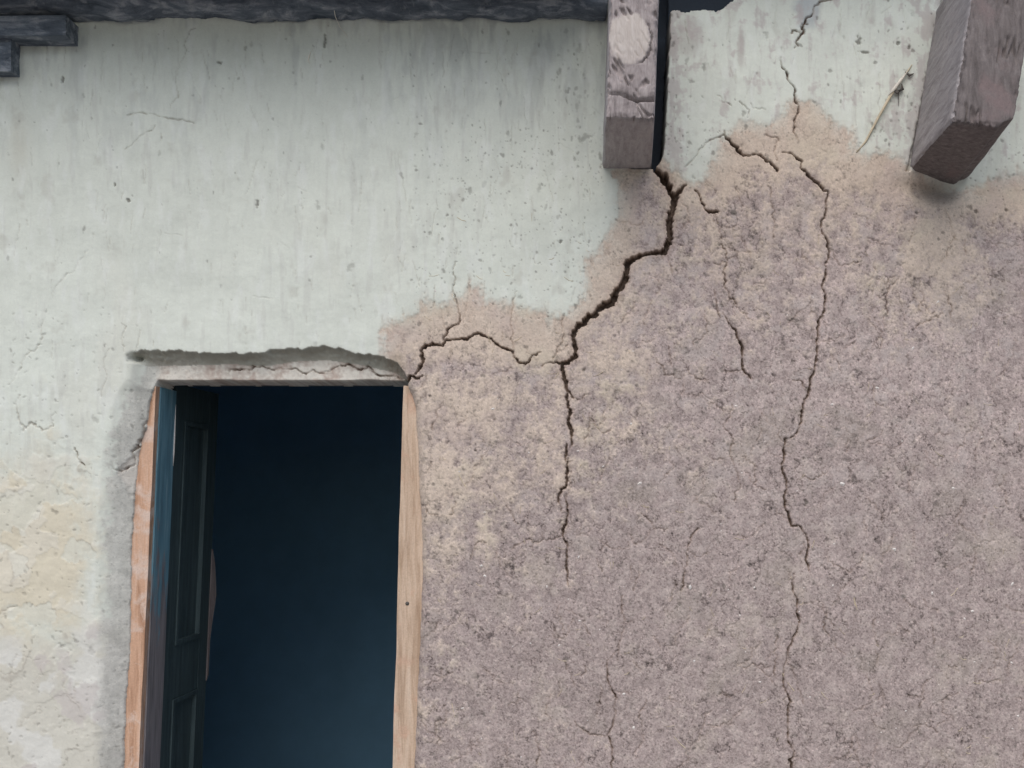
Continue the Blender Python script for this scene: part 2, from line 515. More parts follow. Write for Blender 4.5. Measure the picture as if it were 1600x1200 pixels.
CR = np.zeros_like(U)          # crack depth in metres
CLIP = np.zeros_like(U)        # crumbled lip beside a crack
rng = np.random.RandomState(5)
def crack(pts, jit=0.22, deep=1.0, wmul=1.0):
    p = [np.array(q, float) for q in pts]
    for _ in range(4):                          # break every stretch into uneven shorter ones
        out = [p[0]]
        for a, b in zip(p[:-1], p[1:]):
            L = math.hypot(b[0] - a[0], b[1] - a[1])
            if L > 3.2:
                m = (a + b) / 2 + np.append(rng.randn(2) * L * jit * 0.62, (rng.rand() - 0.5) * 0.75 * min(a[2], b[2]))
                out.append(m)
            out.append(b)
        p = out
    for a, b in zip(p[:-1], p[1:]):
        w = max(0.7, (a[2] + b[2]) / 2 * wmul)
        L = math.hypot(b[0] - a[0], b[1] - a[1])
        r = L / 2 + w + 9
        sl_ = window((a[0] + b[0]) / 2, (a[1] + b[1]) / 2, r)
        u, v = U[sl_], V[sl_]
        if u.size == 0: continue
        dx, dy = b[0] - a[0], b[1] - a[1]
        t = np.clip(((u - a[0]) * dx + (v - a[1]) * dy) / max(L * L, 1e-6), 0, 1)
        d = np.sqrt((u - a[0] - t * dx) ** 2 + (v - a[1] - t * dy) ** 2)
        d = d + 0.35 * w * n_fin[sl_]
        dep = deep * min(0.075, max(0.006, 3.1 * w / S - .001))
        CR[sl_] = np.maximum(CR[sl_], dep * np.clip((w / 2 + 0.65 - d) / 1.3, 0, 1))
        CLIP[sl_] = np.maximum(CLIP[sl_], min(1, w / 6) * np.exp(-(np.maximum(d - w / 2, 0) / (1.5 + 0.5 * w)) ** 2))

def W(w, *pts):
    return [(x, y, w) for x, y in pts]

crack([(1019, 240, 6), (1022, 260, 7), (1035, 275, 8), (1045, 290, 8), (1050, 304, 8), (1054, 312, 8)], .12)
crack([(1072, 289, 2.5), (1063, 297, 5), (1055, 312, 9), (1050, 331, 10), (1046, 350, 9), (1047, 366, 10), (1042, 385, 8.5), (1038, 395, 8), (1015, 396, 5.5), (1000, 399, 6.5), (986, 407, 7.5), (980, 420, 7.5), (973, 444, 7), (961, 460, 8), (950, 475, 8), (932, 491, 8.5), (912, 504, 8), (897, 518, 7), (896, 531, 6), (899, 550, 5), (893, 561, 5.5), (881, 567, 5), (870, 566, 2.5), (860, 566, 1.8), (847, 572, 1.6)], .17, 1.0, .86)
crack([(880, 568, 4.5), (880, 582, 4.6), (884, 602, 4.6), (890, 612, 3), (896, 622, 2)], .15)
crack([(888, 612, 1.5), (887, 627, 3.2), (891.5, 641, 4.6), (889, 662, 4), (893, 680, 3.2), (894, 694, 2.4), (889, 704, 1.2)], .12)
crack([(886, 694, 2), (883, 712, 3), (884, 722, 1.2)], .1)
crack([(888, 716, 2), (886, 740, 3.4), (885, 758, 3.4), (873, 772, 2.6), (872, 784, 2), (877, 798, 1.2)], .12)
crack([(884, 772, 1.2), (887, 800, 2.2), (884, 820, 2.8), (879, 836, 2.6), (886, 850, 2.4), (885, 880, 2.6), (887, 898, 2.2), (887, 914, 1.2)], .12)
crack(W(1.1, (879, 838), (850, 843), (830, 843), (812, 850), (800, 858)))
crack([(634, 596, 3), (641, 587, 3), (651, 591, 3), (660, 587, 2)], .15)
crack([(648, 584, 2), (655, 576, 3), (659, 568, 3.2), (660, 552, 3), (657, 548, 2.6), (666, 540, 3.4), (676, 537, 3.6), (684, 539, 3), (692, 540, 3), (697, 531, 2.2), (710, 531, 1.8), (722, 529, 2.8), (737, 525, 2.8), (744, 521, 3), (760, 527, 2.6), (772, 534, 2.4), (784, 543, 2.8), (801, 549, 2.6), (806, 560, 2.2), (815, 567, 2.8), (826, 566, 3), (829, 559, 1.8), (844, 550, 1.4)], .16)
crack([(694, 534, 2), (697, 523, 2.2), (705, 511, 2), (716, 506, 1.8), (719, 492, 1.6), (715, 475, 1.4), (710, 460, 1.5), (712, 435, 1.4), (712, 409, 1.1)], .14)
crack(W(1.0, (802, 546), (802, 520), (802, 480), (807, 455)))
crack(W(1.1, (864, 564), (871, 542), (877, 505), (882, 490)))
crack(W(1.2, (895, 622), (910, 624), (922, 616)))
# right-hand system
crack([(1070, 262, 1.2), (1080, 252, 1.6), (1092, 234, 1.2), (1110, 219, 1.6), (1131, 210, 1.8)], .12)
crack([(1132, 204, 1), (1134, 216, 2.6), (1147, 227, 3.2), (1156, 237, 4.2), (1161, 242, 2.6), (1176, 241, 2), (1194, 247, 2.2), (1205, 255, 2.8), (1214, 264, 4), (1215, 268, 1.5)], .16)
crack(W(1.5, (1197, 210), (1210, 214), (1217, 220), (1212, 231), (1214, 250)))
crack([(1086, 297, 1.8), (1097, 317, 2.4), (1107, 330, 2.8), (1122, 330, 3)], .15)
crack([(1220, 90, 1.2), (1228, 113, 2), (1242, 140, 1.8), (1242, 157, 2.4), (1248, 167, 1.6), (1241, 193, 1.6), (1240, 207, 1.4), (1247, 219, 1)], .12)
crack([(1222, 238, 1.6), (1237, 239, 2), (1254, 252, 2), (1251, 262, 2), (1265, 275, 3), (1280, 287, 3), (1287, 297, 2.4), (1295, 299, 2), (1291, 330, 2.2), (1285, 360, 2.2), (1292, 371, 2.4), (1297, 392, 2.6), (1291, 410, 2.2), (1291, 430, 2.4), (1285, 445, 2.4), (1290, 467, 2.6), (1289, 485, 2.4), (1279, 502, 2.6), (1277, 530, 2.4), (1277, 550, 2.2), (1274, 572, 2), (1266, 595, 2.2), (1264, 612, 2.8), (1256, 630, 2), (1252, 655, 2.2), (1245, 677, 2.2), (1226, 686, 2), (1225, 700, 2.2), (1222, 724, 2.4), (1229, 750, 2.2), (1229, 765, 1.8), (1225, 776, 2.4), (1226, 794, 2.4), (1232, 803, 2.8), (1237, 821, 2.8), (1250, 822, 2), (1259, 834, 2), (1264, 852, 2.2), (1259, 875, 2.2), (1264, 892, 1.4)], .12)
crack(W(1.6, (1239, 594), (1252, 595), (1260, 606)))
crack([(1241, 896, 1.4), (1239, 922, 1.8), (1246, 944, 2), (1249, 973, 2), (1238, 1004, 1.8), (1230, 1032, 1.6), (1224, 1057, 1.6), (1228, 1080, 1.8), (1231, 1116, 2), (1232, 1159, 2), (1242, 1175, 2), (1244, 1230, 2)], .12)
crack(W(1.2, (1215, 993), (1210, 1018), (1211, 1057)))
crack(W(1.0, (1240, 1050), (1250, 1080), (1256, 1100)))
crack([(1116, 452, 1.4), (1121, 480, 1.8), (1126, 496, 1.2)], .08)
crack([(1130, 488, 1.2), (1138, 502, 2), (1150, 515, 2.4), (1152, 527, 2.4), (1160, 540, 2.6), (1160, 560, 2.2), (1161, 575, 2.6), (1174, 591, 2)], .12)
crack(W(1.5, (1128, 380), (1130, 387), (1135, 402), (1130, 425), (1132, 445), (1140, 456), (1152, 474)))
crack(W(1.2, (1160, 578), (1148, 580), (1132, 578)))
crack(W(1.1, (1144, 632), (1141, 652), (1144, 682), (1141, 703), (1146, 722), (1152, 742), (1151, 767), (1147, 782)))
crack(W(1.1, (1397, 432), (1387, 442), (1384, 470), (1383, 510)))
crack([(973, 930, .9), (972, 945, 1.2), (976, 970, .9), (971, 993, 1.3), (967, 1015, 1.2), (954, 1028, 1), (948, 1040, 1.6), (952, 1069, 1.6), (964, 1091, 1.8), (961, 1119, 1.4), (948, 1150, 1.8), (957, 1170, 1.6), (954, 1230, 1.4)], .12)
crack(W(1.3, (948, 1151), (929, 1149), (912, 1143), (898, 1128)))
crack(W(1.3, (1092, 825), (1080, 845), (1075, 877), (1070, 894), (1065, 922)))
crack(W(1.2, (1200, 290), (1207, 320), (1211, 345), (1210, 370)))
crack(W(1.0, (1150, 294), (1155, 308), (1162, 322)))
crack(W(1.0, (1118, 335), (1124, 352), (1128, 372)))
crack(W(1.2, (1045, 398), (1051, 425)))
crack([(1300, 0, 1.5), (1267, 26, 2.4), (1255, 40, 2.6), (1247, 60, 2.2), (1241, 76, 1.4)], .25)
crack(W(1.6, (1236, 52), (1252, 47), (1262, 38)), .3)
crack(W(1.0, (1120, 150), (1142, 166)))
crack(W(1.0, (1155, 160), (1168, 185)))
crack(W(1.0, (1172, 162), (1196, 172)))
# limewash side
crack(W(1.1, (306, 44), (281, 97), (266, 170)))
crack(W(1.5, (200, 181), (219, 177), (240, 179), (256, 184), (285, 187), (303, 193)), .1, .6)
crack(W(1.2, (244, 197), (222, 212), (206, 228), (196, 234)), .15, .6)
crack(W(1.0, (138, 390), (118, 420), (85, 458)), .15, .5)
crack(W(1.0, (30, 350), (22, 400)), .15, .5)
crack([(69, 500, 1.0), (63, 538, 1.8), (41, 555, 1.6), (32, 579, 2), (15, 602, 1)], .2, .6, .8)
crack([(31, 617, 1), (29, 646, 2), (38, 673, 3), (51, 660, 3.2), (64, 667, 2.4), (85, 666, 2), (87, 646, 1.2)], .3, .45, .8)
crack([(224, 655, 3), (214, 685, 4), (202, 703, 4), (194, 729, 3.4), (184, 736, 3), (175, 732, 2.4), (173, 722, 1)], .22, .6, .8)
crack(W(1.2, (118, 700), (122, 716), (134, 730)), .2)
crack(W(1.2, (190, 505), (198, 510), (194, 550)), .12, .6)
crack(W(1.0, (160, 620), (164, 560), (172, 545)), .12, .6)
crack([(0, 960, 2), (15, 948, 2.2), (26, 946, 1)], .3, .4, .7)
crack(W(1.6, (0, 1050), (22, 1040), (26, 1022), (62, 1030)), .35, .4, .7)
crack(W(1.4, (98, 1045), (102, 1080), (118, 1088), (130, 1065)), .3, .35, .7)
crack(W(1.6, (30, 1135), (48, 1118), (66, 1115)), .4, .4, .7)
crack([(346, 581, 1.5), (360, 574, 2.6), (374, 573, 1.6), (387, 569, 3), (404, 570, 2), (421, 575, 1.4), (442, 573, 1.4), (470, 581, 2.2), (482, 574, 2), (495, 580, 1.4), (507, 577, 1.6), (520, 569, 2), (535, 566, 2.4), (548, 571, 1.6), (555, 574, 3), (576, 574, 2.4), (597, 584, 2.2), (612, 584, 1.6), (630, 592, 2)], .2, .8)
# scratches and runs in the limewash
for _ in range(300):
    x, y = rng.rand() * 935, 40 + rng.rand() * 500
    if rng.rand() < .15: x, y = 1050 + rng.rand() * 370, rng.rand() * 170
    L_ = 8 + rng.exponential(16); a = math.pi / 2 + rng.randn() * .16
    if rng.rand() < .1: a += rng.randn() * .9
    crack([(x, y, .7), (x + math.cos(a) * L_ * .5, y + math.sin(a) * L_ * .5, .85), (x + math.cos(a) * L_, y + math.sin(a) * L_, .7)], .10, .3 + .4 * rng.rand())
# hairline craze in the mud
for _ in range(260):
    x, y = 640 + rng.rand() * 980, 300 + rng.rand() * 920
    if SD[np.searchsorted(VS, y) - 1, np.searchsorted(XS, min(x, 1610)) - 1] < 25: continue
    a = rng.choice([math.pi / 2, math.pi / 2, math.pi / 2, 0.4]) + rng.randn() * 0.5
    pts = [(x, y, .8)]
    for k in range(rng.randint(2, 6)):
        a += rng.randn() * 0.5
        x += math.cos(a) * 11; y += math.sin(a) * 11
        pts.append((x, y, .75 + .5 * rng.rand()))
    crack(pts, .3, .5 + .5 * rng.rand())

# pits and specks
SPK = np.zeros_like(U)
def speck(x, y, rx, ry, ang, dep, a=1.0):
    sl_ = window(x, y, max(rx, ry) * 2.2 + 2)
    u, v = U[sl_] - x, V[sl_] - y
    if u.size == 0: return
    c, s = math.cos(ang), math.sin(ang)
    e = np.sqrt(((u * c + v * s) / rx) ** 2 + ((-u * s + v * c) / ry) ** 2) + 0.9 * n_fin[sl_] + 0.5 * n_rag[sl_]
    g = sstep(1.25, 0.55, e)
    SPK[sl_] = np.maximum(SPK[sl_], a * g)
    H[sl_] -= dep * g
for _ in range(330):
    if rng.rand() < .30: x, y = 905 + rng.randn() * 28, 60 + rng.rand() * 250
    else: x, y = rng.rand() * 940, 40 + abs(rng.randn()) * 240
    if x > 942: continue
    r = 0.7 + rng.exponential(0.55)
    speck(x, y, r, r * (1 + 1.6 * rng.rand()), 0.25 * rng.randn(), 0.0008, .2 + .5 * rng.rand())
for _ in range(170):
    x, y = 1040 + rng.rand() * 420, rng.rand() * 230
    if rng.rand() < .5: x = (1052 if rng.rand() < .6 else 1425) + rng.randn() * 16
    r = 0.7 + rng.exponential(0.7)
    speck(x, y, r, r * (1 + 1.2 * rng.rand()), 0.5 * rng.randn(), 0.0012, .3 + .5 * rng.rand())
for _ in range(420):
    x, y = rng.rand() * 225, 480 + rng.rand() * 740
    r = 0.7 + rng.exponential(0.5)
    speck(x, y, r * (1 + 1.8 * rng.rand()), r, rng.randn(), 0.0014, .2 + .4 * rng.rand())
for _ in range(1900):
    x, y = 640 + rng.rand() * 975, 190 + rng.rand() * 1030
    r = 0.8 + rng.exponential(0.55)
    speck(x, y, r * (1 + rng.rand()), r, rng.rand() * 3.1, 0.0012, .3 + .5 * rng.rand())
for _ in range(5200):
    x, y = 645 + rng.rand() * 970, 200 + rng.rand() * 1015
    r = 0.65 + rng.exponential(0.25)
    speck(x, y, r * (1 + .8 * rng.rand()), r, rng.rand() * 3.1, 0.0005, .35 + .5 * rng.rand())
for x, y, rx, ry in [(402, 318, 2.4, 7), (200, 312, 3, 3), (180, 288, 1.8, 4), (98, 125, 2.5, 6), (343, 98, 4, 3), (876, 378, 2.5, 3), (508, 66, 2, 12), (1259, 786, 3.2, 5.5), (671, 619, 3.5, 2.2), (912, 578, 2.5, 2.5), (743, 704, 2.5, 2.5), (1434, 332, 3, 2.5), (1525, 330, 3, 3), (1573, 328, 3, 3), (1403, 68, 3, 3), (1341, 65, 4, 8), (1352, 83, 9, 2), (1420, 75, 3, 4)]:
    speck(x, y, rx, ry, 0.1, 0.005, .95)

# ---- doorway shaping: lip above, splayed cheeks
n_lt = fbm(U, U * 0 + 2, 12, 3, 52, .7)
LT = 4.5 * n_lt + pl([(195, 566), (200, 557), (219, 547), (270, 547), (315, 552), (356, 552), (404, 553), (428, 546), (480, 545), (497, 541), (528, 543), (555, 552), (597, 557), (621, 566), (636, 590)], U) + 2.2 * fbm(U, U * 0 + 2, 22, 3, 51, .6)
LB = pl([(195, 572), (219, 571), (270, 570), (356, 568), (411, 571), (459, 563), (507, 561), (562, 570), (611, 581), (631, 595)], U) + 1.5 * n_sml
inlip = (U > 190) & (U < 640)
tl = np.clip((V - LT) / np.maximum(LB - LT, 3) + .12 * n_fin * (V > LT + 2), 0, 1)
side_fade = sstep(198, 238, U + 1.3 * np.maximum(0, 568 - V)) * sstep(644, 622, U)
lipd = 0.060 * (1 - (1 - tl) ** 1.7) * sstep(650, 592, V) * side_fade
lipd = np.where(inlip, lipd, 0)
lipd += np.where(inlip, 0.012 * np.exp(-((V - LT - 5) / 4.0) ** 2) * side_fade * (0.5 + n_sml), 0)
cheekW = pl([(540, 20), (570, 34), (640, 50), (720, 46), (900, 44), (1200, 40), (1592, 40)], V)
tL = np.clip((U - (XL0 - cheekW) + 2 * n_mid) / cheekW, 0, 1) * sstep(552, 575, V) * (U < 420)
cheek = 0.048 * tL ** 1.35
tR = np.clip(1 - (U - XR) / 16.0, 0, 1) * (U > 420) * sstep(585, 620, V)
rightc = 0.030 * tR ** 2
H -= np.maximum(np.maximum(lipd, np.where(U < 420, cheek, 0)), rightc)
# broken hollow at the lip's left end
sl_ = window(212, 558, 30)
H[sl_] -= 0.045 * np.exp(-(((U[sl_] - 209) / 7) ** 2 + ((V[sl_] - 558) / 5) ** 2))
# patch that flaked off beside the jamb
pk = sstep(0, 5, (U - pl([(650, 224), (690, 214), (712, 199), (735, 176), (760, 190), (1200, 192)], V)) + 3 * n_fin) * sstep(680, 722, V + 10 * n_sml) * (U < 240) * sstep(790, 740, V)
H -= 0.006 * pk
chz = (tL > 0.02) * (U < 300) * sstep(0, .3, tL)
H += chz * (.0014 * n_mid + .0007 * n_rag)
# ---- slot to the right of the first beam and pockets round both beams
slotR = pl([(-190, 1050), (0, 1046), (60, 1045), (120, 1042), (180, 1039), (235, 1036), (252, 1030), (262, 1022)], V) + 3.0 * fbm(V, V * 0 + 1, 24, 4, 61, .6)
slot = sstep(2.2, -1.2, U - slotR) * (U > 985) * sstep(264, 254, V)
H -= 0.20 * slot
pock = np.exp(-(((U - 1462) / 46) ** 2 + ((V - 292) / 16) ** 2))
H -= 0.040 * pock
# crumbled wall head right of the first beam, open to the dark roof space
head = pl([(1020, 24), (1050, 13), (1075, 17), (1100, 12), (1118, 17), (1140, 2), (1160, -12), (1240, -25), (1500, -60), (2700, -60)], U) + 4 * n_sml + 3 * n_fin
hd = sstep(3, -2, V - head) * (U > 1030)
H -= 0.16 * hd
# line of missing plaster along the second beam
edge2 = pl([(-190, 1512), (0, 1476), (255, 1425), (270, 1420)], V)
H -= 0.018 * np.exp(-((U - edge2 + 2 + 3 * n_sml) / 3.2) ** 2) * (V < 268)

CR *= (inside < 4) * np.clip(np.where(CR < .014, .95 + .7 * n_mid + .7 * n_sml, 1), .5, 1)
H -= CR
H -= 0.004 * CLIP * (0.5 + n_sml) * mud

# the wall turns in behind the frame
H -= 0.13 * sstep(-0.6, 2.2, inside)

# ---- colours (base albedo)
base = np.empty(U.shape + (3,), np.float32)
LIME = np.array((0.655, 0.69, 0.625), np.float32)
base[:] = LIME
base *= (1 + 0.07 * n_big + 0.05 * n_mid + 0.10 * n_str * 0.6 + 0.04 * n_sml)[..., None]
# warm stains showing through the limewash, and thin places
base = mixc(base, (0.60, 0.56, 0.48), 0.40 * sstep(.05, .5, fbm(U, V * .5, 120, 3, 71)) * sstep(250, 520, V) * 0.5)
base = mixc(base, (0.56, 0.55, 0.47), 0.5 * np.exp(-(((U - 30) / 16) ** 2 + ((V - 230) / 50) ** 2)))
run = sstep(.12, .45, n_str + .35 * n_big)
base = mixc(base, (0.52, 0.53, 0.49), 0.42 * run)
drip_shade = sstep(.05, .4, fbm(U, V * .22, 34, 4, 72, .65) + .6 * n_big + .5 * n_mid) * np.exp(-np.maximum(V - 20, 0) / 170.0) * (U < 945)
base = mixc(base, (0.30, 0.315, 0.325), .42 * drip_shade)  # grime streaks, stronger near the eave to carry its shade in colour
base = mixc(base, (0.73, 0.76, 0.725), .35 * sstep(.1, .4, fbm(U, V * .3, 22, 3, 73, .6)))
base = mixc(base, (0.43, 0.42, 0.37), .30 * sstep(.25, .5, fbm(U, V * .7, 48, 4, 74, .65)))
cream = np.exp(-(((U - 50) / 110) ** 2 + ((V - 860) / 190) ** 2))
cream = sstep(.25, .75, cream + .25 * n_mid + .25 * n_wrm) * (U < 230)
cream = cream * (.55 + .45 * coat1)
base = mixc(base, (0.66, 0.60, 0.465), 0.85 * cream)
lowp = sstep(960, 1040, V + 60 * n_mid) * (U < 230)
base = mixc(base, (0.57, 0.545, 0.475), 0.8 * lowp)
patch = lowp * sstep(.02, .12, f1)
base = mixc(base, (0.66, 0.66, 0.62), 0.8 * patch)
base = mixc(base, (0.52, 0.48, 0.46), lowp * 0.6 * sstep(.15, .22, f2 + .05 * n_fin))
base = mixc(base, (0.70, 0.68, 0.61), flk * 0.35 * coat2 * (1 - lowp))
flk_edge = np.exp(-((f1 + 0.10) / 0.016) ** 2) * flk
base = mixc(base, (0.30, 0.26, 0.22), 0.35 * flk_edge * sstep(-.1, .25, n_mid))
# grey cement-like fill along the left cheek
chk = sstep(0.04, 0.36, tL + 0.30 * n_mid + 0.30 * n_sml + .25 * n_rag - 0.08) * (tL > 0) * (U < 300) * (V > 552) * (inside < 4)
grey = np.array((0.50, 0.495, 0.46), np.float32) * (1 + 0.30 * n_wrm + 0.2 * n_sml + .2 * n_rag - .35 * n_dot + .2 * fbm(U, V * .2, 16, 3, 75))[..., None]
base = np.where((chk > 0)[..., None], base * (1 - 0.82 * chk[..., None]) + grey * 0.82 * chk[..., None], base)
base = mixc(base, (0.60, 0.57, 0.52), 0.75 * pk)

# mud: mauve grey granular coat and the smoother tan clay
rng0 = np.random.RandomState(77)
mauve = np.empty_like(base)
wn = rng0.randn(*U.shape).astype(np.float32)
mauve[:] = (0.425, 0.352, 0.334)
mauve *= (1 + 0.13 * n_big + 0.14 * n_mid + 0.08 * n_cur + 0.20 * n_sml + 0.18 * n_fin + .10 * n_gr + .15 * n_wrm - .34 * n_pit - .55 * n_dot - .48 * n_web + .10 * wn)[..., None]
mauve *= (1 - .13 * sstep(480, 760, V + 120 * n_mid + .25 * (1100 - U)))[..., None]
n_blo = fbm(U + 8 * n_sml, V + 8 * n_fin, 20, 3, 13, .65)
mauve *= (1 + .20 * (sstep(-.06, .14, n_blo) - .55) * (.35 + .65 * sstep(1000, 500, V + 120 * n_mid)))[..., None]
mauve = mixc(mauve, (0.46, 0.40, 0.35), 0.6 * sstep(.12, .5, fbm(U, V, 130, 4, 81, .6) + .3 * n_sml))
mauve = mixc(mauve, (0.33, 0.29, 0.255), 0.45 * sstep(.18, .5, fbm(U, V, 90, 3, 83)))
isl = sstep(.12, .30, fbm(U + 8 * n_sml, V + 8 * n_rag, 38, 3, 89, .6)) * sstep(1050, 600, V + 150 * n_mid)
mauve = mixc(mauve, (0.475, 0.415, 0.395), .6 * isl)
mauve = mixc(mauve, (0.50, 0.43, 0.40), 0.5 * sstep(.30, .6, n_cur2 * .5 + .5 * n_sml))
tan = np.empty_like(base)
tan[:] = (0.585, 0.49, 0.41)
tan *= (1 + 0.10 * n_big + 0.10 * n_mid + 0.08 * n_sml + 0.08 * n_fin + .10 * n_wrm - .16 * n_pit - .2 * n_dot - .32 * n_web + .045 * wn)[..., None]
tan = mixc(tan, (0.57, 0.50, 0.40), 0.6 * sstep(.1, .4, fbm(U, V, 110, 3, 85)))
tan = mixc(tan, (0.52, 0.425, 0.385), 0.5 * sstep(.1, .4, fbm(U, V, 80, 3, 87)))
mudc = mauve * (1 - clay[..., None]) + tan * clay[..., None]
# thin veil of limewash left near the boundary
veil = np.exp(-np.maximum(SD, 0) / 14.0) * sstep(.0, .4, n_wrm + .2) * .45
mudc = mixc(mudc, LIME, veil)
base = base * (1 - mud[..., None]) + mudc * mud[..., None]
# tan/brown bleed from the broken edge by the lip
bleed = np.exp(-(((U - 618) / 16) ** 2 + ((V - 572) / 20) ** 2))
base = mixc(base, (0.34, 0.27, 0.20), .6 * bleed)
# lintel face: thin lime over mud
lint = (U > 232 + 5 * n_sml) & (U < 640) & (V > LB - 2) & (V < 598)
lf = (0.72 + 0.9 * n_wrm + .5 * n_mid + .4 * n_fin).clip(0, 1)
lcol = np.array((0.42, 0.31, 0.26), np.float32) * (1 - lf[..., None]) + np.array((0.68, 0.65, 0.585), np.float32) * lf[..., None]
lcol = np.clip(lcol * (1 + .15 * n_fin + .1 * n_sml)[..., None], 0, 1)
ltw = (lint * sstep(228, 246, U + 8 * n_sml))[..., None]
base = base * (1 - ltw) + lcol * ltw
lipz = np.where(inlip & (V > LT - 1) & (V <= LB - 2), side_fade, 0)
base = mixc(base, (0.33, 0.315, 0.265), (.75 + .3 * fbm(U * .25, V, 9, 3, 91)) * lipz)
# blue-grey wash stain at the wall head
base = mixc(base, (0.30, 0.33, 0.38), .55 * sstep(.3, .8, np.exp(-(((U - 1262) / 26) ** 2 + ((V - 15) / 34) ** 2)) + .25 * n_sml))
base = mixc(base, (0.40, 0.36, 0.34), .5 * sstep(.3, .8, np.exp(-(((U - 1157) / 7) ** 2 + ((V - 80) / 36) ** 2)) + .2 * n_sml))
base = mixc(base, (0.42, 0.40, 0.37), .5 * sstep(.3, .8, np.exp(-(((U - 1075) / 30) ** 2 + ((V - 55) / 40) ** 2)) + .3 * n_str))
base = mixc(base, (0.46, 0.41, 0.40), .6 * lime * (U > 1030) * sstep(.10, .5, n_wrm + .5 * n_str + .5 * np.exp(-np.abs(U - 1050) / 14) + .5 * np.exp(-np.abs(edge2 - 14 - U) / 16) + .3 * np.exp(-np.maximum(V - head, 0) / 30)))
base = mixc(base, (0.20, 0.175, 0.155), .6 * sstep(.2, .9, np.exp(-(((U - 1462) / 44) ** 2 + ((V - 303) / 24) ** 2)) + .15 * n_mid + .1 * n_sml))  # soft shade below the second beam, painted into the wall colour
# specks of dirt and raw earth inside the cracks
base = mixc(base, (0.13, 0.12, 0.105), SPK * (0.75 * lime + 0.8 * mud))
base = mixc(base, (0.20, 0.15, 0.12), np.clip(CR / 0.012, 0, 1))
base = mixc(base, (0.42, 0.30, 0.23), .35 * CLIP * mud * (CR < .002))
base = mixc(base, (0.07, 0.085, 0.11), np.clip(slot + hd, 0, 1))  # recess darkness of the slot and wall head, painted as blue-black
base = np.clip(base, 0.02, 0.85)
grain = np.clip(mud * (1 - .8 * clay) * (.62 + .5 * sstep(350, 800, V)) + .12 * mud + .3 * chk, 0, 1)

X = (U - CX) / S
Z = CZ + (CY - V) / S
verts = np.stack([X, -H, Z], -1).reshape(-1, 3)
nr, nc = U.shape
keep = (inside < 3.0)
ii, jj = np.meshgrid(np.arange(nr - 1), np.arange(nc - 1), indexing='ij')
fk = keep[:-1, :-1] & keep[1:, :-1] & keep[:-1, 1:] & keep[1:, 1:]
a_ = (ii * nc + jj)[fk]
faces = np.stack([a_, a_ + nc, a_ + nc + 1, a_ + 1], 1)
used = np.zeros(nr * nc, bool); used[faces.ravel()] = True
remap = np.cumsum(used) - 1
me = mesh_np('wall', verts[used], remap[faces], True)
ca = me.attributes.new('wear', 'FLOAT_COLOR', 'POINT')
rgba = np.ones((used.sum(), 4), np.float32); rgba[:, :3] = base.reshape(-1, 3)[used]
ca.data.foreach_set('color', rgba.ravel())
ga = me.attributes.new('grain', 'FLOAT', 'POINT')
ga.data.foreach_set('value', grain.reshape(-1)[used].astype(np.float32))
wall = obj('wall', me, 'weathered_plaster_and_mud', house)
wall['label'] = 'cracked mud wall, white limewash above and bare mauve clay below'

# ---- solid wall core behind the skin, other walls and the dark room
def plain_box(name, x0, x1, y0, y1, z0, z1, mat, parent, n=(1, 1, 1), disp=None):
    return obj(name, lattice_box(name, box_fn(x0, x1, y0, y1, z0, z1), n, disp), mat, parent)

dl, dr, dt = P(216, 0).x, P(632, 0).x, P(0, 597).z
WX = 3.5
room = empty('room', (0, 0.3, 0), house)
def rbox(name, x0, x1, y0, y1, z0, z1, mat):
    o = plain_box(name, x0, x1, y0 - .3, y1 - .3, z0, z1, mat, room); return o
rbox('wall_core', -WX, dl - .05, .23, .34, 0, 3.42, 'shade_dark_mud')
rbox('wall_core', dr + .05, WX, .23, .34, 0, 3.42, 'shade_dark_mud')
rbox('wall_core', dl - .05, dr + .05, .23, .34, dt + .02, 3.42, 'shade_dark_mud')
rbox('back_wall', -WX, WX, 3.12, 3.22, 0, 3.42, 'shade_blue_wall')
rbox('partition', -3.1, -3.0, .34, 3.12, 0, 3.0, 'shade_blue_wall')
rbox('partition', .55, .65, .34, 3.12, 0, 3.0, 'shade_blue_wall')
rbox('side_wall', -WX - .02, -WX + .16, .02, 4.8, 0, 3.42, 'shade_blue_wall')
rbox('side_wall', WX - .16, WX + .02, .02, 4.8, 0, 3.42, 'shade_blue_wall')
rbox('ceiling', -WX + .16, WX - .16, .34, 4.8, 3.0, 3.1, 'shade_blue_wall')
rbox('floor', -WX + .16, WX - .16, .10, 4.8, -.05, .012, 'shade_dark_mud')

# ---- door frame: front boards, painted lining, threshold
frame = empty('door_frame', (P(430, 0).x, 0, 0), house)
fo = frame.location
def quadboard(name, x0t, x1t, x0b, x1b, zt, zb, y0, y1, mat, parent, off, n=(5, 3, 90), amp=.0030, seed=1):
    c = {}
    for a in (0, 1):
        for b in (0, 1):
            for k in (0, 1):
                x = ((x1t if a else x0t) if k else (x1b if a else x0b))
                c[(a, b, k)] = Vector((x, y1 if b else y0, zt if k else zb)) - off
    return obj(name, lattice_box(name, corner8(c), n, rough(amp, .05, seed, (1, 1, .12))), mat, parent)
def xw(px, y):            # photo column -> metres at depth y behind the wall plane
    return (px - CX) / S * (D + y) / D
def ext(pt, pb, v):       # inner edge line through two photo points, extended
    (xa, ya), (xb, yb) = pt, pb
    return xa + (xb - xa) * (v - ya) / (yb - ya)
ZB, ZT = 0.012, P(0, 601).z
vb, vt = CY + (CZ - ZB) * S, 601.0
li = lambda v: ext((244, 597), (217, 1200), v)
ri = lambda v: ext((630.5, 597), (613.5, 1200), v)
yj = .052
j1 = quadboard('jamb', xw(200, yj), xw(li(vt), yj), xw(150, yj), xw(li(vb), yj), ZT, ZB, yj, yj + .03, 'orange_frame_wood', frame, fo, seed=3)
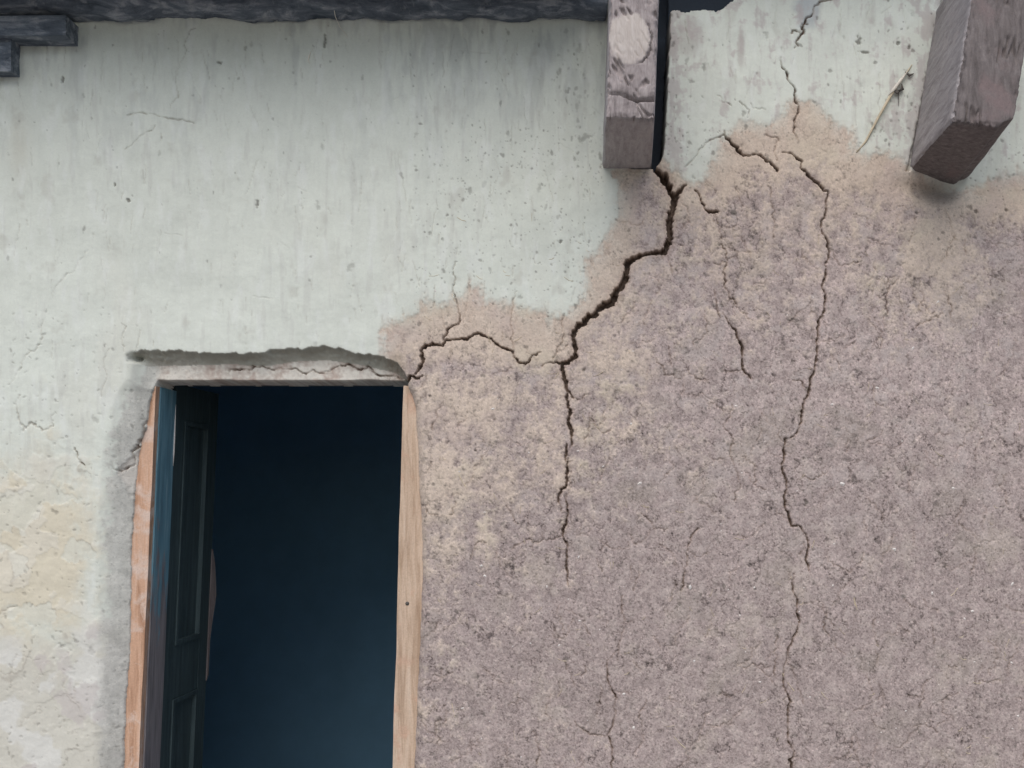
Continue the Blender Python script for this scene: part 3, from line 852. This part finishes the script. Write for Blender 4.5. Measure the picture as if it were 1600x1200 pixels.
j1['label'] = 'orange worn jamb beside the half-open door leaf'
yr = .034
j2 = quadboard('jamb', xw(ri(vt), yr), xw(672, yr), xw(ri(vb), yr), xw(672, yr), ZT, ZB, yr, yr + .03, 'pale_frame_wood', frame, fo, seed=4)
j2['label'] = 'pale bare wood jamb with a small dark knot'
# knot in the right jamb
kp = P(636.5, 943) ; kx = xw(636.5, yr); kz = CZ + (CY - 943) / S * (D + yr) / D
kn = tube('knot', [Vector((kx, yr - .0016, kz)) - fo, Vector((kx, yr + .004, kz)) - fo], [.0065, .006], 8)
obj('knot', kn, 'dark_husk', frame)
# lining (reveal) boards: upper run keeps its teal paint, the foot is bare
yl0, yl1 = .0835, .215
zsplit = CZ + (CY - 905) / S * (D + .15) / D
def lx(z, y=yj):
    v = CY + (CZ - z) * S * D / (D + yj)
    return xw(li(v), yj) + .004
quadboard('lining', lx(ZT) - .05, lx(ZT), lx(ZB) - .05, lx(ZB), ZT, ZB, yl0, yl1, 'worn_teal_paint', frame, fo, (2, 8, 120), .0014, 5)
rx_ = lambda z: xw(ri(CY + (CZ - z) * S * D / (D + yr)), yr) - .003
quadboard('lining', rx_(ZT), rx_(ZT) + .05, rx_(ZB), rx_(ZB) + .05, ZT, ZB, .066, .215, 'worn_teal_paint', frame, fo, (2, 8, 60), .0014, 7)
zl = CZ + (CY - 587) / S * (D + .1) / D
plain_box('lintel', lx(ZT) - .08 - fo.x, rx_(ZT) + .08 - fo.x, .09, .228, zl + .004, zl + .12, 'bare_grey_door_wood', frame, (30, 4, 4), rough(.002, .08, 9, (.2, 1, 1)))
# thin pale sliver along the lining's back edge
sx = lx(2.0)
spl = [Vector((lx(CZ + (CY - v) / S * 1.05) + .001, yl1 - .004, CZ + (CY - v) / S * (D + .21) / D)) - fo for v in (632, 655, 680, 705, 728)]
obj('sliver', tube('sliver', spl, [.0008, .0022, .003, .0032, .001], 5), 'pale_grit', frame)

# ---- door leaf, folded back into the room
hz0, hz1 = .03, zl - .01
hx, hy = lx(1.2) + .0, yl1 + .004
leaf = empty('door', (lx(0) - .002, hy, 0), house)
leaf['label'] = 'narrow dark green panelled door leaf folded back into the room'
leaf.rotation_euler = (0, math.atan((lx(2) - lx(0)) / 2.0), R(-0.5))
LW, TH = .40, .036
def lbox(name, y0, y1, z0, z1, x0, x1, mat='dark_green_door_paint', n=(2, 6, 40), amp=.0010, seed=1):
    return obj(name, lattice_box(name, box_fn(x0, x1, y0, y1, z0, z1), n, rough(amp, .05, seed, (1, 1, .15))), mat, leaf)
def zrow(v, y=.4):
    return CZ + (CY - v) / S * (D + y) / D
st = .085
lbox('stile', 0, st, hz0, hz1, -TH, 0, seed=11)
lbox('stile', LW - st, LW, hz0, hz1, -TH, 0, seed=12)
r_up0, r_up1 = zrow(1085), zrow(1003)
rails = [(hz1 - .12, hz1 - .001), (r_up0, r_up1), (hz0 + .001, hz0 + .2)]
for k, (z0, z1) in enumerate(rails):
    lbox('rail', st + .0005, LW - st - .0005, z0, z1, -TH + .001, -.001, n=(2, 6, 10), seed=14 + k)
for k, (z0, z1) in enumerate([(rails[1][1], rails[0][0]), (rails[2][1], rails[1][0])]):
    pn = lbox('panel', st + .001, LW - st - .001, z0 + .001, z1 - .001, -TH + .010, -.012, n=(2, 6, 40), seed=20 + k)
    y0, y1 = st + .001, LW - st - .001
    for nm, b in (('moulding', (y0, y0 + .016, z0 + .0015, z1 - .0015)), ('moulding', (y1 - .016, y1, z0 + .0015, z1 - .0015)), ('moulding', (y0 + .0165, y1 - .0165, z0 + .0015, z0 + .017)), ('moulding', (y0 + .0165, y1 - .0165, z1 - .017, z1 - .0015))):
        def prof(q, w):
            return w
        o = obj(nm, lattice_box(nm, box_fn(-.0125, .004, b[0], b[1], b[2], b[3]), (2, 2, 30), rough(.0006, .05, 30 + k, (1, 1, .1))), 'dark_green_door_paint', leaf)
# torn, unpainted edge of the leaf
eb = bmesh.new()
prof = [(858, .000), (880, .012), (905, .022), (930, .027), (950, .020), (975, .014), (1000, .007), (1030, .008), (1055, .005), (1064, 0)]
fr, bk = [], []
for v, w_ in prof:
    z = zrow(v, .6)
    fr.append((eb.verts.new((.003, LW - .004, z)), eb.verts.new((  .003 + w_ * .45 + .0015 * math.sin(v * 1.7), LW + w_ + .001, z))))
    bk.append((eb.verts.new((-.012, LW - .004, z)), eb.verts.new((-.008 + w_ * .45, LW + w_ + .002, z))))
for i in range(len(prof) - 1):
    eb.faces.new((fr[i][0], fr[i][1], fr[i + 1][1], fr[i + 1][0]))
    eb.faces.new((bk[i][1], bk[i][0], bk[i + 1][0], bk[i + 1][1]))
    eb.faces.new((fr[i][1], bk[i][1], bk[i + 1][1], fr[i + 1][1]))
    eb.faces.new((bk[i][0], fr[i][0], fr[i + 1][0], bk[i + 1][0]))
bmesh.ops.recalc_face_normals(eb, faces=eb.faces)
em = bpy.data.meshes.new('torn_edge'); eb.to_mesh(em); eb.free()
obj('torn_edge', em, 'splintered_wood', leaf)

# ---- roof beams (their outer ends stand 0.48 m proud of the wall)
OUT = 0.48
def beam(name, wall_pts, front_pts, top, n, disp, mat, label):
    """wall_pts/front_pts: (bottom-left, bottom-right) pixels where the beam meets the wall / at its sawn end; top: tilt of the sides (px per px)"""
    c = {}
    b0 = P(*front_pts[0], OUT); b1 = P(*front_pts[1], OUT)
    w0 = P(*wall_pts[0], 0); w1 = P(*wall_pts[1], 0)
    up = Vector((top, 0, 1)) * .50
    k0 = (b0 - w0) * (-.55); k1 = (b1 - w1) * (-.55)      # run on into the wall
    for a, (bf, bw) in enumerate(((b0, w0 + k0 * .5), (b1, w1 + k1 * .5))):
        c[(a, 0, 0)] = bf; c[(a, 0, 1)] = bf + up
        c[(a, 1, 0)] = bw; c[(a, 1, 1)] = bw + up
    org = (w0 + w1) / 2
    for k in c: c[k] = c[k] - org
    o = obj(name, lattice_box(name, corner8(c), n, disp, True), mat, house)
    o.location = org
    o['label'] = label
    return o, c, org

def chip(q, w, seed, amp=.07):
    # worn, nibbled arrises of a hewn timber
    da = np.minimum(q[:, 0], 1 - q[:, 0]) / .10
    db = q[:, 1] / .03
    dc = q[:, 2] / .03
    pa, pb, pc = (np.clip(1 - d, 0, 1) for d in (da, db, dc))
    e = np.maximum(np.maximum(np.minimum(pa, pb), np.minimum(pa, pc)), np.minimum(pb, pc))
    nn = .35 + 1.3 * np.clip(fbm(w[:, 0] * 3 + w[:, 1], w[:, 2] + w[:, 1] * 2, .035, 4, seed, .65) + .1, 0, 1)
    c = w.mean(0)
    k = (amp * e * nn)
    w[:, 0] += (c[0] - w[:, 0]) * k * 1.3
    w[:, 1] += .10 * k * (pb > 0)
    w[:, 2] += .10 * k * (pc > 0)
    return w
sawn = None
def disp1(q, w):
    global sawn
    k_ = S * D / (D - OUT)
    px = CX + (w[:, 0] + o1x) * k_; py = CY - (w[:, 2] + o1z - CZ) * k_        # where each point of the end face lies
    w = rough(.0026, .10, 101, (1, .25, 1))(q, w)
    fr = q[:, 1] < 1e-6
    wob = 5 * fbm(px, py * .3, 16, 4, 105, .65)
    ln = 146 + .16 * (px - 945) + 3 * np.sin(px * .09) + wob
    g = np.where(py < ln, np.exp(-((py - ln) / 3.0) ** 2), np.exp(-((py - ln) / 1.6) ** 2)) * (.45 + .55 * sstep(950, 1010, px))
    e = np.sqrt(((px - 983) / 34.0) ** 2 + ((py - 61) / 41.0) ** 2) + .14 * fbm(px, py, 16, 4, 106, .6)
    sawn = sstep(1.06, .86, e + .10 * fbm(px, py, 9, 3, 107)) * fr * (.75 + .25 * sstep(110, 60, py))
    arc = np.exp(-((e - 1.03) / .035) ** 2) * sstep(990, 1006, px) * sstep(25, 50, py) * sstep(108, 92, py)
    o = .022 * g - .0015 * sstep(1.15, .9, e) + .014 * arc
    o += -.004 * sstep(ln, ln - 14, py)
    gu, gv = px - 985, py - 100
    o += .0020 * fbm((gu * .89 - gv * .45) * 1.0, (gv * .89 + gu * .45) * .16, 7, 3, 104)
    o += .012 * sstep(.66, .9, 1 - 2.2 * np.abs(fbm((gu * .86 - gv * .5), (gv * .86 + gu * .5) * .14, 13, 2, 108))) * sstep(.0, .3, fbm(px, py, 30, 2, 109)) * (1 - .8 * sawn)
    w[fr, 1] += o[fr]
    return chip(q, w, 111)
o1_ = (P(941, 264) + P(1018, 262)) / 2
o1x, o1z = o1_.x, o1_.z
b1, c1, o1 = beam('roof_beam', [(941, 264), (1018, 262)], [(946, 184), (1023, 186)], 0.035, (56, 16, 230), disp1, 'weathered_grey_timber', 'upright grey timber beam end with a pale round sawn log face')
b1.data.materials.append(MATS['sawn_beam_end'])
sa = b1.data.attributes.new('sawn', 'FLOAT', 'POINT')
sa.data.foreach_set('value', sawn.astype(np.float32))
for p_ in b1.data.polygons:
    if p_.normal.y < .2 and p_.center.y < -.44 and abs(p_.normal.x) < .9 and p_.normal.z > -.8: p_.material_index = 1

def disp2(q, w):
    w = rough(.004, .09, 131, (1, .3, 1))(q, w)
    # chamfer along the lower right arris
    a, z = q[:, 0], q[:, 2]
    ch = np.clip(1 - (1 - a) / .22, 0, 1) * np.clip(1 - z / .07, 0, 1)
    w[:, 0] -= .024 * ch
    w[:, 2] += .020 * ch
    ch2 = np.clip(1 - a / .16, 0, 1) * np.clip(1 - q[:, 1] / .05, 0, 1)
    w[:, 1] += .012 * ch2
    fr = q[:, 1] < 1e-6
    w[fr, 1] += .012 * sstep(.8, .97, 1 - 2.2 * np.abs(fbm(q[fr, 0] * 60, q[fr, 2] * 22, 13, 3, 133))) * sstep(.0, .3, fbm(q[fr, 0] * 60, q[fr, 2] * 120, 40, 2, 134))
    return chip(q, w, 135)
b2, c2, o2 = beam('roof_beam', [(1422, 264), (1512, 292)], [(1487, 190), (1582, 204)], 0.165, (56, 40, 150), disp2, 'brown_grey_timber', 'tilted brown hewn beam end with dark chamfered underside')
b2.data.materials.append(MATS['weathered_grey_timber'])
n0_ = 2 * 56 * 40 + 2 * 56 * 150              # the left-hand faces come after the end and top faces
for i_ in range(n0_, len(b2.data.polygons), 2):
    b2.data.polygons[i_].material_index = 1

# ---- roof: eave boards left of the first beam (low), higher boards to the right, covering slab
roof = empty('roof', (0, 0, 3.3), house)
zo = Vector((0, 0, 3.3))
ze = P(0, 30).z
# rough wall plate log lying on the wall head
xs_ = np.linspace(-3.6, P(950, 0).x, 420)
rngl = np.random.RandomState(3)
nz = fbm(xs_, xs_ * 0, .35, 4, 151)
pts = [Vector((x, -.02 + .012 * n, ze + .048 + .016 * n)) - zo for x, n in zip(xs_, nz)]
rad = [.055 + .012 * n for n in fbm(xs_, xs_ * 0 + 4, .16, 4, 152)]
lg = tube('eave_log', pts, rad, 22)
lv = np.empty(len(lg.vertices) * 3, np.float32); lg.vertices.foreach_get('co', lv)
lv = lv.reshape(-1, 3).astype(np.float64)
lv = rough(.022, .13, 153, (.45, 1, 1))(None, lv)
lv = rough(.012, .04, 157, (.6, 1, 1))(None, lv)
lg.vertices.foreach_set('co', lv.astype(np.float32).ravel())
obj('eave_log', lg, 'dark_blue_eave_wood', roof)
# eave boards, each one by itself, running along the wall
k = 0
for y0, y1, dz in ((-.165, -.075, .055), (-.262, -.170, .050), (-.352, -.268, .058), (-.435, -.358, .052)):
    x0 = -3.6
    while x0 < P(930, 0).x - .3:
        x1 = min(x0 + 1.5 + .5 * random.random(), P(930, 0).x)
        if P(930, 0).x - x1 < .4: x1 = P(930, 0).x
        obj('eave_board', lattice_box('eave_board', box_fn(x0, x1 - .006, y0, y1, ze + dz - 3.3, ze + dz + .022 - 3.3), (24, 4, 1), rough(.006, .12, 160 + k, (.25, 1, 1))), 'dark_blue_eave_wood', roof)
        x0 = x1; k += 1
zr = 3.47
for y0, y1 in ((-.10, -.002), (-.20, -.105), (-.30, -.205)):
    x0 = P(1046, 0).x
    while x0 < 3.5:
        x1 = min(x0 + 1.4 + .5 * random.random(), 3.6)
        obj('eave_board', lattice_box('eave_board', box_fn(x0, x1 - .006, y0, y1, zr - 3.3, zr + .022 - 3.3), (24, 4, 1), rough(.006, .12, 190 + k, (.25, 1, 1))), 'dark_blue_eave_wood', roof)
        x0 = x1; k += 1
obj('roof_slab', lattice_box('roof_slab', box_fn(-3.7, P(934, 0).x, -.44, 5.0, ze + .085 - 3.3, 3.56 - 3.3), (60, 30, 2), rough(.012, .3, 171)), 'roof_tile_slab', roof)
obj('roof_slab', lattice_box('roof_slab', box_fn(P(937, 0).x, 3.7, -.32, 5.0, zr + .03 - 3.3, 3.66 - 3.3), (60, 30, 2), rough(.012, .3, 172)), 'roof_tile_slab', roof)
# roof timbers at the upper left corner
def pxbox(name, p0, p1, out0, out1, mat, n, amp, seed, grain=(.25, 1, 1)):
    a = P(*p0, out1); b = P(*p1, out1)
    o = Vector(((a.x + b.x) / 2, 0, b.z))
    me = lattice_box(name, box_fn(a.x - o.x, b.x - o.x, -out1, -out0, 0, a.z - b.z), n, rough(amp, .08, seed, grain))
    ob = obj(name, me, mat, roof); ob.location = o - zo
    return ob
pxbox('corner_timber', (-760, 24), (102, 55), -.06, .085, 'dark_blue_eave_wood', (60, 8, 8), .005, 181)
pxbox('corner_block', (-760, 56.5), (17, 111), -.06, .055, 'dark_blue_eave_wood', (40, 8, 10), .005, 182)

# ---- pale grit and chopped straw bedded in the mud
def height_at(px, py):
    j = min(max(np.searchsorted(VS, py), 0), nr - 1); i = min(max(np.searchsorted(XS, px), 0), nc - 1)
    return float(H[j, i])
gb = bmesh.new()
def shard(x, y, r, el, ang):
    c = P(x, y); c.y = -height_at(x, y) + .0005
    vs_ = []
    for k in range(6):
        t = 2 * math.pi * k / 6
        rr = r * (0.75 + .5 * random.random())
        ux, uz = math.cos(t) * rr * el, math.sin(t) * rr
        vs_.append(gb.verts.new((c.x + ux * math.cos(ang) - uz * math.sin(ang), c.y, c.z + ux * math.sin(ang) + uz * math.cos(ang))))
    tip = gb.verts.new((c.x, c.y - r * .8, c.z))
    for k in range(6):
        gb.faces.new((vs_[k], vs_[(k + 1) % 6], tip))
for x, y, r in [(1398, 858, 2.6), (1520, 955, 2), (1303, 850, 1.8), (1583, 912, 2.2), (1594, 922, 1.8), (1301, 915, 1.6), (1457, 927, 1.8), (1490, 763, 1.8), (1371, 606, 2.2), (752, 884, 2.2), (757, 900, 2), (801, 1010, 1.6), (1179, 918, 1.8), (1085, 1033, 1.8), (770, 639, 2), (849, 721, 1.6), (1150, 634, 1.8), (990, 1138, 2.2), (1188, 1066, 1.8), (1508, 967, 1.8), (975, 1085, 1.8), (1300, 632, 1.8)]:
    shard(x, y, r * 1.05 / S, 1.5, random.random() * 3)
for _ in range(420):
    x, y = 660 + random.random() * 950, 430 + random.random() * 780
    if y < 900 and random.random() < .5: continue
    shard(x, y, (.45 + random.expovariate(2.6)) / S, 1 + random.random(), random.random() * 3)
bmesh.ops.recalc_face_normals(gb, faces=gb.faces)
gm = bpy.data.meshes.new('grit'); gb.to_mesh(gm); gb.free()
tag(obj('grit', gm, 'pale_grit', house), kind='stuff')
sb = bmesh.new()
def fibre(x, y, L, ang, r=.6):
    dx, dy = math.cos(ang), math.sin(ang)
    ring = []
    for t in (-.5, 0, .5):
        qx, qy = x + dx * L * t, y + dy * L * t + (1.5 if t == 0 else 0)
        p = P(qx, qy); p.y = -height_at(qx, qy) - .0006
        nx, nz = -dy * r / S, -dx * r / S
        ring.append((sb.verts.new((p.x + nx, p.y + .0012, p.z + nz)), sb.verts.new((p.x, p.y - .0008, p.z)), sb.verts.new((p.x - nx, p.y + .0012, p.z - nz))))
    for a, b in zip(ring[:-1], ring[1:]):
        sb.faces.new((a[0], a[1], b[1], b[0])); sb.faces.new((a[1], a[2], b[2], b[1]))
for x, y, L, a in [(1492, 925, 17, -.85), (1337, 943, 20, 1.3), (708, 1110, 22, 1.35), (897, 1187, 28, 1.2), (1336, 943, 12, 1.2), (723, 752, 24, 1.05), (1062, 1160, 26, .8), (1232, 1066, 34, 1.0)]:
    fibre(x, y, L, a, .8)
for _ in range(130):
    fibre(660 + random.random() * 950, 330 + random.random() * 880, 5 + random.random() * 12, random.random() * 3.1, .35 + .3 * random.random())
bmesh.ops.recalc_face_normals(sb, faces=sb.faces)
sm = bpy.data.meshes.new('chopped_straw'); sb.to_mesh(sm); sb.free()
tag(obj('chopped_straw', sm, 'dry_straw', house), kind='stuff')

# ------------------------------------------------------------------ straws caught on the wall
def strand(name, pix, radii, mat, outs):
    pts = [P(x, y, o) for (x, y), o in zip(pix, outs)]
    org = pts[0].copy()
    o = obj(name, tube(name, [p - org for p in pts], radii, 6), mat)
    o.location = org
    return o
s1 = strand('straw', [(520, -8), (521, 10), (524, 26), (531, 42), (544, 58)], [.0009, .0011, .0011, .001, .0005], 'bleached_straw', [.075, .06, .045, .03, .012])
tag(s1, 'long thin curved pale straw dangling from the dark eave', 'straw')
h_ = height_at(483, 90)
s2 = strand('straw', [(486, 80), (483, 88), (481.5, 94), (484, 99)], [.0006, .0018, .0014, .0005], 'bleached_straw', [h_ + .004, h_ + .002, h_ + .001, h_ + .003])
tag(s2, 'tiny white straw scrap stuck on the shaded limewash', 'straw')
tw = empty('twig', P(1341, 236, height_at(1341, 236)))
tag(tw, 'thin dry slanting twig with dark husks stuck beside the tilted beam', 'twig')
def twp(px, py, o): return P(px, py, o) - tw.location
hb = height_at(1341, 236); hm = height_at(1385, 160); ht = height_at(1420, 105)
obj('stem', tube('stem', [twp(1338, 238, hb + .001), twp(1352, 222, hb + .006), twp(1372, 184, hm + .012), twp(1390, 152, hm + .014), twp(1408, 126, ht + .012), twp(1425, 101, ht + .003)], [.0018, .0034, .0042, .0046, .0036, .0012], 7), 'dry_straw', tw)
obj('sheath', tube('sheath', [twp(1387, 150, hm + .016), twp(1397, 139, hm + .018), twp(1410, 122, ht + .016), twp(1418, 112, ht + .012)], [.001, .0062, .0052, .0008], 6), 'bleached_straw', tw)
obj('husk', tube('husk', [twp(1393, 142, hm + .012), twp(1402, 144, hm + .014), twp(1410, 139, hm + .010), twp(1409, 131, hm + .008)], [.001, .007, .006, .0012], 6), 'dark_husk', tw)
obj('husk', tube('husk', [twp(1414, 112, ht + .010), twp(1421, 118, ht + .012), twp(1428, 115, ht + .006)], [.001, .005, .001], 6), 'dark_husk', tw)
obj('husk', tube('husk', [twp(1404, 146, hm + .010), twp(1404, 158, hm + .006), twp(1404, 166, hm + .003)], [.0014, .0009, .0004], 6), 'dark_husk', tw)
